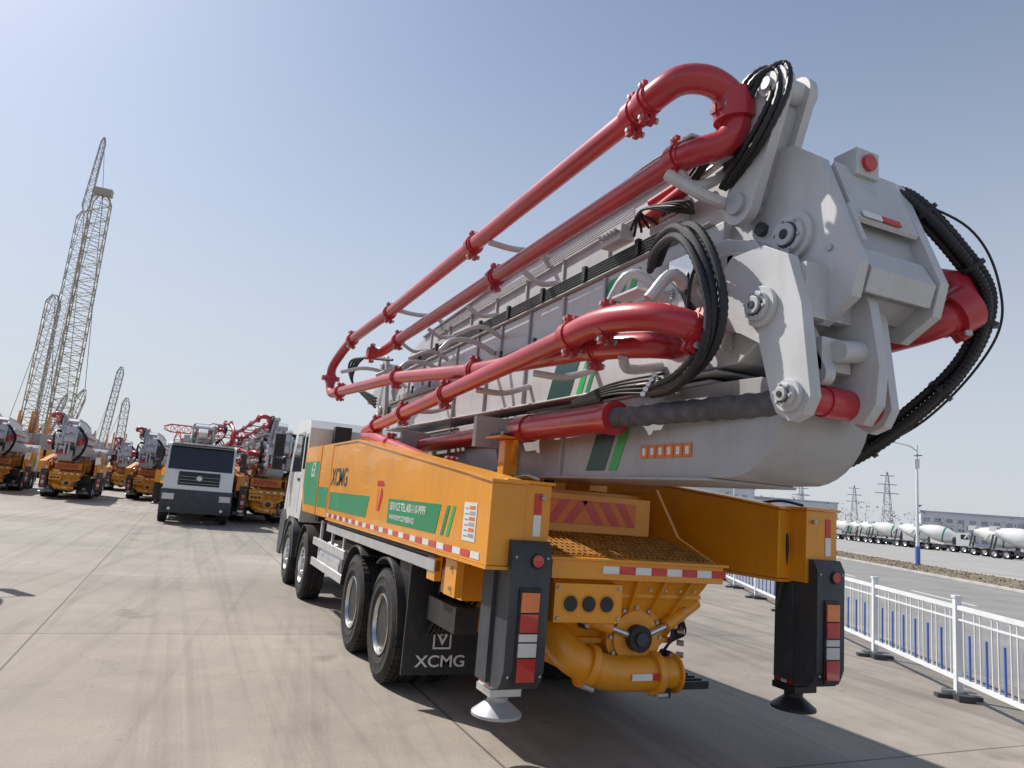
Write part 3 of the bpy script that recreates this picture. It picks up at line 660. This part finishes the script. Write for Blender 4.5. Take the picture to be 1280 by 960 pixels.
# ================================================================== GROUND
def ground():
    m=bpy.data.materials.new('concrete_yard'); m.use_nodes=True; nt=m.node_tree;N=nt.nodes;L=nt.links;b=N['Principled BSDF']
    tc=N.new('ShaderNodeTexCoord')
    def noise(sc,det=4,ro=.6,vec=None,dist=0):
        n=N.new('ShaderNodeTexNoise'); n.inputs['Scale'].default_value=sc; n.inputs['Detail'].default_value=det; n.inputs['Roughness'].default_value=ro; n.inputs['Distortion'].default_value=dist
        L.new(vec or tc.outputs['Object'],n.inputs['Vector']); return n
    def mr(s,a,bb,c,d):
        r=N.new('ShaderNodeMapRange'); r.inputs[1].default_value=a;r.inputs[2].default_value=bb;r.inputs[3].default_value=c;r.inputs[4].default_value=d; L.new(s,r.inputs[0]); return r.outputs[0]
    def mul(c,f):
        x=N.new('ShaderNodeMix'); x.data_type='RGBA'; x.blend_type='MULTIPLY'; x.inputs[0].default_value=1; L.new(c,x.inputs[6]); L.new(f,x.inputs[7]); return x.outputs[2]
    mp=N.new('ShaderNodeMapping'); mp.inputs['Location'].default_value=(1.2,.6,0); L.new(tc.outputs['Object'],mp.inputs[0])
    br=N.new('ShaderNodeTexBrick'); br.offset=0; br.inputs['Scale'].default_value=1; br.inputs['Brick Width'].default_value=3.5; br.inputs['Row Height'].default_value=5.; br.inputs['Mortar Size'].default_value=.012; br.inputs['Mortar Smooth'].default_value=.3
    br.inputs['Color1'].default_value=(.315,.277,.235,1); br.inputs['Color2'].default_value=(.275,.243,.206,1); br.inputs['Mortar'].default_value=(.11,.095,.08,1)
    L.new(mp.outputs[0],br.inputs['Vector'])
    c=br.outputs['Color']
    c=mul(c,mr(noise(.16,4,.6).outputs['Fac'],.3,.7,.76,1.2))
    n2=noise(1.1,7,.74)
    c=mul(c,mr(n2.outputs['Fac'],.35,.7,.82,1.14))
    c=mul(c,mr(noise(60,3,.7).outputs['Fac'],.3,.7,.82,1.16))
    for rz,sx,lo in ((0,2.6,.78),(9,3.4,.85)):
        m2=N.new('ShaderNodeMapping'); m2.inputs['Rotation'].default_value=(0,0,rad(rz)); L.new(tc.outputs['Object'],m2.inputs[0])
        m3=N.new('ShaderNodeMapping'); m3.inputs['Scale'].default_value=(sx,.05,1); L.new(m2.outputs[0],m3.inputs[0])
        c=mul(c,mr(noise(1,4,.65,m3.outputs[0],.4).outputs['Fac'],.33,.5,lo,1.03))
    c=mul(c,mr(noise(.8,3,.5).outputs['Fac'],.25,.33,.6,1.0))
    c=mul(c,mr(noise(4.1,2,.5).outputs['Fac'],.2,.27,.6,1.0))
    v=N.new('ShaderNodeTexVoronoi'); v.feature='DISTANCE_TO_EDGE'; v.inputs['Scale'].default_value=.22
    va=N.new('ShaderNodeVectorMath'); va.operation='ADD'; L.new(tc.outputs['Object'],va.inputs[0]); L.new(n2.outputs['Color'],va.inputs[1]); L.new(va.outputs[0],v.inputs['Vector'])
    c=mul(c,mr(v.outputs['Distance'],.0,.0022,.72,1.0))
    L.new(c,b.inputs['Base Color']); L.new(mr(n2.outputs['Fac'],.3,.7,.6,.85),b.inputs['Roughness'])
    bp=N.new('ShaderNodeBump'); bp.inputs['Strength'].default_value=.4; bp.inputs['Distance'].default_value=.006
    L.new(noise(90,3,.7).outputs['Fac'],bp.inputs['Height']); L.new(bp.outputs[0],b.inputs['Normal'])
    M['ground']=m
    g=MB(); R=3000
    g.add([(-R,-R,0),(R,-R,0),(R,R,0),(-R,R,0)],[(0,1,2,3)],'ground'); g.obj('ground',smooth=False)
ground()
M['road']=mat('road_concrete',(.25,.245,.235),.85,0,.14,.5,.2,0,.3,(.2,.19,.18))
M['lot']=mat('lot_concrete',(.34,.335,.32),.85,0,.12,.3,.1)
M['line']=mat('road_paint',(.7,.7,.68),.6,0,.1,2,0,0,.4,(.4,.38,.35))
F0=Vector((8.5,5.8,0)); tt=Vector((.49,.872,0)).normalized(); nn=Vector((tt.y,-tt.x,0))
def W(t,n,z=0): return F0+tt*t+nn*n+Vector((0,0,z))
FM=Matrix.Translation(F0)@Matrix((tt,nn,Vector((0,0,1)))).transposed().to_4x4()
def strip(name,n0,n1,z,k,t0=-60,t1=600):
    g=MB(); g.add([W(t0,n0,z),W(t0,n1,z),W(t1,n1,z),W(t1,n0,z)],[(0,1,2,3)],k); return g.obj(name,smooth=False)
strip('road',1.2,12.7,.004,'road')
g=MB()
for i in range(60):
    t=-50+i*9; g.add([W(t,6.9,.008),W(t,7.05,.008),W(t+4,7.05,.008),W(t+4,6.9,.008)],[(0,1,2,3)],'line')
g.obj('lane_marking',smooth=False)
g=MB()
for n in (12.7,17.9): g.box(-60,600,n,n+.15,0,.13,'kerb',FM)
g.obj('kerb',bevel=.02)
g=MB(); 
vs=[];fs=[];nx,ny=240,8
for i in range(nx+1):
    for j in range(ny+1):
        vs.append(W(-60+i*1.5,12.85+5.05*j/ny,.08+random.random()*.04))
for i in range(nx):
    for j in range(ny): a=i*(ny+1)+j; fs.append((a,a+1,a+ny+2,a+ny+1))
g.add(vs,fs,'verge')
for i in range(9000):
    t=random.uniform(-10,140); n=random.uniform(12.9,17.8); h=random.uniform(.03,.1); p=W(t,n,.09); a=random.random()*6.28; d=Vector((math.cos(a),math.sin(a),0))*.04
    q=Vector((random.uniform(-.06,.06),random.uniform(-.06,.06),h)); g.add([p-d,p+d,p+q],[(0,1,2)],'verge')
g.obj('grass_verge')
strip('parking_lot',18.05,130,.004,'lot')
# ---- fence
g=MB(); L_=2.35
def fb(t0,t1,n0,n1,z0,z1,k): g.box(t0,t1,n0,n1,z0,z1,k,FM)
for i in range(-4,34):
    t=i*L_
    fb(t-.035,t+.035,-.035,.035,.05,1.13,'fwhite'); fb(t-.045,t+.045,-.045,.045,1.13,1.16,'fwhite')
    fb(t-.05,t+.05,-.25,.25,.0,.045,'dark'); fb(t-.2,t+.2,-.09,.09,.002,.07,'dark')
    fb(t-.012,t+.012,-.2,.2,.07,.09,'galv')
    a,b_=t+.035,t+L_-.035
    fb(a,b_,-.02,.02,1.0,1.05,'fwhite'); fb(a,b_,-.02,.02,.2,.25,'fwhite')
    fb(a,b_,-.012,.012,.88,.9,'fwhite')
    np_=20
    for j in range(1,np_):
        x=a+(b_-a)*j/np_
        if j%3==0:
            if i<10: fb(x-.01,x+.01,-.01,.01,.25,.74,'fblue')
        else: fb(x-.007,x+.007,-.007,.007,.25,1.0,'fwhite')
g.obj('metal_fence',smooth=False)
# ---- street lamps
def lamp():
    g=MB()
    g.cyl((0,0,0),(0,0,1.0),.12,'fblue',12)
    g.tube([(0,0,1.0),(0,0,6.2)],.08,'fwhite',12,True,[.085,.05])
    g.tube(cr([(0,0,5.9),(-.4,0,6.15),(-1.4,0,6.35)],6),.035,'fwhite',8)
    g.tube([(-1.25,0,6.32),(-1.4,0,6.35),(-1.8,0,6.44),(-2.0,0,6.48)],.1,'galv',10,True,[.05,.1,.1,.04])
    g.box(-.12,.12,-.03,.03,5.0,5.5,'fwhite'); g.box(-.1,.2,-.2,.2,5.65,5.69,'glass')
    return g.obj('street_lamp')
l0=lamp(); l0.location=(42.4,31.4,0); l0.rotation_euler=(0,0,rad(-35)); l0.scale=(1.22,1.22,1.22)
for t in (85,125,165,210,260):
    o=l0.copy(); S.collection.objects.link(o); o.location=W(t,15.5); o.rotation_euler=(0,0,rad(-28))
# ---- mixer trucks
def mixer():
    E=empty('concrete_mixer_truck')
    g=MB()
    g.box(-.4,.4,-4.2,3.6,.75,1.0,'black'); 
    for y in (3.0,1.5,-2,-3.3):
        for s in (-1,1):
            g.revx([(.28,-.15),(.45,-.16),(.53,-.12),(.53,.12),(.45,.16),(.28,.15)],s*1.08,y,.53,'rubber',20); g.revx([(.28,.14),(.15,.05),(0,.1)],s*1.08,y,.53,'alu',16,s)
    for s in (-1,1): g.box(s*1.2-.03,s*1.2+.03,-1.2,.8,.5,1.0,'dark')
    g.box(-1.2,1.2,-4.3,-1.2,1.1,1.14,'dark')
    g.obj('chassis',E,.01)
    g=MB()
    g.prism([(2.0,1.0),(2.0,2.8),(2.2,2.95),(3.6,2.95),(3.85,2.0),(4.0,1.3),(4.0,.5),(3.6,.5),(3.5,1.0)],-1.2,1.2,'white')
    mx=Matrix.Translation((0,3.74,2.42))@Matrix.Rotation(rad(14.7),4,'X')
    g.box(-1.08,1.08,-.02,.04,-.4,.4,'glass',mx)
    g.box(-.9,.9,3.95,4.03,.6,1.0,'dark'); g.box(-.7,.7,3.9,3.99,1.3,1.7,'dark')
    for s in (-1,1):
        g.prism([(2.6,2.0),(2.6,2.7),(3.4,2.7),(3.65,2.0)],s*1.2-.01,s*1.2+.01,'glass'); g.box(s*1.4-.08,s*1.4+.08,3.7,3.78,2.0,2.6,'black'); g.box(s*.9-.2,s*.9+.2,4.0,4.03,.7,.9,'clear')
    g.obj('cab',E,.02)
    g=MB()
    a=Vector((0,1.6,2.15));d=Vector((0,-1,.22)).normalized()
    prof=[(0,.3),(.15,.75),(1.0,1.1),(1.8,1.2),(2.6,1.18),(3.6,.95),(4.6,.62),(5.0,.55),(5.05,.45)]
    g.tube([a+d*p[0] for p in prof],1,'white',32,True,[p[1] for p in prof])
    g.tube([a+d*1.3,a+d*1.5],1,'green',32,False,[1.155,1.18])
    g.obj('drum',E)
    g=MB()
    g.prism([(-3.9,1.1),(-3.7,1.1),(-3.3,2.9),(-3.5,2.9)],-.9,-.75,'dark'); g.prism([(-3.9,1.1),(-3.7,1.1),(-3.3,2.9),(-3.5,2.9)],.75,.9,'dark')
    g.prism([(-3.3,3.3),(-4.0,3.3),(-3.9,3.9),(-3.0,3.95)],-.5,.5,'white'); g.prism([(-4.1,2.9),(-4.6,2.2),(-4.5,2.1),(-3.9,2.8)],-.25,.25,'white')
    g.prism([(1.4,1.1),(1.8,1.1),(1.8,2.2),(1.4,2.2)],-.7,.7,'dark')
    g.obj('hopper_frame',E,.01)
    return E
mxr_=mixer(); mk=[o for o in S.objects if o.parent==mxr_]
pos=[]
for i in range(14):
    if i in (2,9): continue
    pos.append((W(86+i*7.6+random.uniform(-.8,.8),52+random.uniform(-1,1)),rad(198+random.uniform(-7,7))))
mxr_.location=pos[0][0]; mxr_.rotation_euler=(0,0,pos[0][1])
for p,r in pos[1:]:
    e=empty('concrete_mixer_truck',p,r)
    for k in mk: o=k.copy(); S.collection.objects.link(o); o.parent=e
for i in range(4):
    e=empty('white_tractor_truck',W(80+i*4.5,54+i*2),rad(200+random.uniform(-8,8)))
    for k in mk:
        if k.name.split('.')[0] in ('cab','chassis'): o=k.copy(); S.collection.objects.link(o); o.parent=e
# ---- cranes
def lattice(g,p0,p1,w0,w1,n,k,r=.07):
    p0=Vector(p0);p1=Vector(p1);d=(p1-p0).normalized();u=d.cross(Vector((0,1,0))).normalized();w=d.cross(u)
    C=[]
    for i in range(n+1):
        f=i/n;ww=(w0+(w1-w0)*f)/2
        if i==0 or i==n: ww*=.35
        c=p0.lerp(p1,f); C.append([c+u*a*ww+w*b*ww for a,b in ((-1,-1),(1,-1),(1,1),(-1,1))])
    for i in range(n):
        for j in range(4):
            k2=(j+1)%4
            g.tube([C[i][j],C[i+1][j]],r,k,4,False)
            a,b=(C[i][j],C[i+1][k2]) if i%2 else (C[i][k2],C[i+1][j])
            g.tube([a,b],r*.6,k,3,False); g.tube([C[i+1][j],C[i+1][k2]],r*.5,k,3,False)
def crane(x,y,top,w,n,k,lean=(0,0),mast=True,jib=None,rr=0):
    E=empty('crawler_crane',(x,y,0))
    g=MB(); lattice(g,(0,0,2),(lean[0],lean[1],top),w,w*.9,n,k,rr or .06+.03*w/2); 
    if jib: lattice(g,(lean[0],lean[1],top),jib,w*.6,w*.35,14,k,.06)
    if w>2: g.prism([(-.8,top-.3),(.9,top-.1),(1.1,top+.9),(-.6,top+.7)],lean[0]-1.1,lean[0]+1.1,k)
    g.obj('lattice_boom',E)
    g=MB()
    for s in (-1,1): g.prism([(-4,.3),(-3.5,0),(3.5,0),(4,.3),(4,1),(3.5,1.3),(-3.5,1.3),(-4,1)],s*2.5-.5,s*2.5+.5,'black')
    g.box(-1.6,1.6,-3.5,4,1.4,3.6,'orange'); g.box(-1.6,1.6,3,5,1.6,4.2,'dark'); g.box(1.7,2.8,-3.5,-1.8,1.5,3.6,'white'); g.box(-1.3,1.3,-2,2,3.61,5.5,'crane2')
    g.prism([(-1,5.5),(0,8.5),(.4,8.5),(3,5.5)],-1.1,-.9,'orange'); g.prism([(-1,5.5),(0,8.5),(.4,8.5),(3,5.5)],.9,1.1,'orange')
    g.obj('carrier_body',E,.05)
    g=MB()
    if mast: lattice(g,(0,2,3),(1.5,7,top*.32),w*.5,w*.4,8,k,.07)
    T_=(lean[0],lean[1],top); Q=(1.5,7,top*.32) if mast else (0,3,4)
    g.tube([T_,Q],.05,'black',4); g.tube([Q,(0,4,3)],.05,'black',4)
    if jib: g.tube([jib,(lean[0]+1.5,lean[1]+4,top+2)],.04,'black',4); g.tube([jib,(jib[0]-1,jib[1]-1,3)],.03,'black',4)
    g.tube([T_,(T_[0]-2.6,T_[1]-1.5,4)],.035,'black',4); g.box(T_[0]-2.9,T_[0]-2.3,T_[1]-1.8,T_[1]-1.2,3,4.4,'refred')
    g.obj('pendant_lines',E)
crane(-15.7,110,39.0,2.5,36,'crane',(.3,0),True,None,.085)
crane(-18.0,112,36.6,1.5,32,'crane2',(.5,0),True,(1.4,-1,47.5),.065)
crane(-19.6,113,24.5,1.7,20,'crane',(.4,0),True,None,.075)
crane(-14.4,150,20.6,1.2,16,'crane2',(1.4,0),False); crane(-11.4,150,15,1.4,10,'crane2',(.1,0),False)
g=MB()
for x in (-2,9): lattice(g,(x,170,0),(x,170,11),1.4,1.4,6,'refred',.12)
lattice(g,(-5,170,11.5),(14,170,11.5),1.6,1.6,14,'refred',.12)
g.obj('gantry_crane')
# ---- pylons
def pylon():
    g=MB(); lattice(g,(0,0,0),(0,0,30),5,.8,10,'pyl',.2)
    for z,w in ((20,5),(24,4),(28,3)): g.box(-w,w,-.25,.25,z,z+.4,'pyl')
    return g.obj('power_pylon')
p0=pylon(); 
for i,(x,y,s) in enumerate(((355,281,1.2),(338,288,.9),(311,300,.95),(300,330,.9),(286,275,.75),(420,230,.8),(250,340,.8))):
    o=p0 if i==0 else p0.copy()
    if i: S.collection.objects.link(o)
    o.location=(x,y,0); o.rotation_euler=(0,0,rad(-40)); o.scale=(s,s,s)
# ---- distant buildings
def building(x,y,w,d,h,rz,k='bldg'):
    E=empty('factory_building',(x,y,0),rz)
    g=MB(); g.box(-w/2,w/2,-d/2,d/2,0,h,k); g.obj('walls',E)
    g=MB(); g.box(-w/2-.4,w/2+.4,-d/2-.4,d/2+.4,h+.003,h+.7,'roof'); g.obj('roof',E)
    g=MB(); nf=max(1,int(h/3.6))
    for f in range(nf):
        for i in range(int(w/4)): 
            xx=-w/2+2+i*4; g.box(xx-1.1,xx+1.1,-d/2-.05,-d/2+.05,1.1+f*3.6,2.7+f*3.6,'bwin')
    g.obj('windows',E)
for a in ((212,262,42,18,16,-.5),(175,275,30,16,12,-.5),(250,250,40,18,13,-.6),(110,290,50,20,8,-.3),(-60,260,80,20,9,.1),(30,280,60,20,8,0),(300,190,50,20,12,-.9)): building(*a)
# ---- tree masses
def treeband(name,path,h0,h1,dens):
    g=MB()
    for (ax,ay),(bx,by) in zip(path,path[1:]):
        L0=math.hypot(bx-ax,by-ay); n=int(L0/3.2)
        for i in range(n):
            f=(i+random.random())/n; x=ax+(bx-ax)*f+random.uniform(-8,8); y=ay+(by-ay)*f+random.uniform(-8,8); H=random.uniform(h0,h1)
            g.tube([(x,y,0),(x+random.uniform(-.3,.3),y,H*.7)],.1,'twig',4,False,[.14,.05])
            for j in range(dens):
                a=random.random()*6.28; r=(random.random()**.6)*H*.38; z=H*(.15+.85*random.random()); r*=math.sqrt(max(.05,1-((z/H-.55)/.5)**2))
                c=Vector((x+r*math.cos(a),y+r*math.sin(a),z)); s=random.uniform(.15,.6)
                q=[Vector((random.uniform(-1,1),random.uniform(-1,1),random.uniform(-.6,1)))*s for _ in range(3)]
                g.add([c+q[0],c+q[1],c+q[2]],[(0,1,2)],'twig')
    g.obj(name,smooth=False)
treeband('distant_tree_line',[(60,255),(150,190),(215,150),(250,60)],6,12,100)
treeband('distant_tree_line',[(-150,240),(-40,250),(60,255)],4,7,50)
# ================================================================== LIGHT, SKY, CAMERA
az=rad(33); elv=rad(46)
w=bpy.data.worlds.new('World'); S.world=w; w.use_nodes=True
nt=w.node_tree; bg=nt.nodes['Background']
sky=nt.nodes.new('ShaderNodeTexSky'); sky.sky_type='NISHITA'; sky.sun_disc=False
sky.sun_elevation=elv; sky.sun_rotation=-az; sky.air_density=1.; sky.dust_density=1.2; sky.ozone_density=3.5; sky.altitude=0
tc=nt.nodes.new('ShaderNodeTexCoord'); sp=nt.nodes.new('ShaderNodeSeparateXYZ'); nt.links.new(tc.outputs['Generated'],sp.inputs[0])
mr=nt.nodes.new('ShaderNodeMapRange'); mr.interpolation_type='SMOOTHSTEP'; mr.inputs[1].default_value=-.05; mr.inputs[2].default_value=.7; mr.inputs[3].default_value=.92; mr.inputs[4].default_value=.16
nt.links.new(sp.outputs['Z'],mr.inputs[0])
mxn=nt.nodes.new('ShaderNodeMix'); mxn.data_type='RGBA'; mxn.inputs[7].default_value=(5.1,5.35,5.75,1)
nt.links.new(mr.outputs[0],mxn.inputs[0]); nt.links.new(sky.outputs[0],mxn.inputs[6])
nt.links.new(mxn.outputs[2],bg.inputs[0]); bg.inputs[1].default_value=.125
sd=bpy.data.lights.new('sun','SUN'); sd.energy=5.; sd.angle=rad(.5); sd.color=(1,.95,.87)
so=bpy.data.objects.new('sun',sd); S.collection.objects.link(so)
dv=Vector((-math.sin(az)*math.cos(elv),math.cos(az)*math.cos(elv),math.sin(elv)))
so.rotation_euler=dv.to_track_quat('Z','Y').to_euler(); so.location=(-20,30,40)
cam=bpy.data.cameras.new('camera'); co=bpy.data.objects.new('camera',cam); S.collection.objects.link(co)
f=900
Yc=Vector((-412,-114,-f)).normalized(); H=Vector((1,-.084,0)); Zc=H.cross(Yc).normalized(); Xc=Yc.cross(Zc).normalized()
R=Matrix((Xc,Yc,Zc)).to_4x4()
co.matrix_world=Matrix.Translation((0,0,1.8))@R
cam.sensor_width=36; cam.lens=36*f/1280; cam.clip_end=5000; cam.clip_start=.05
S.camera=co
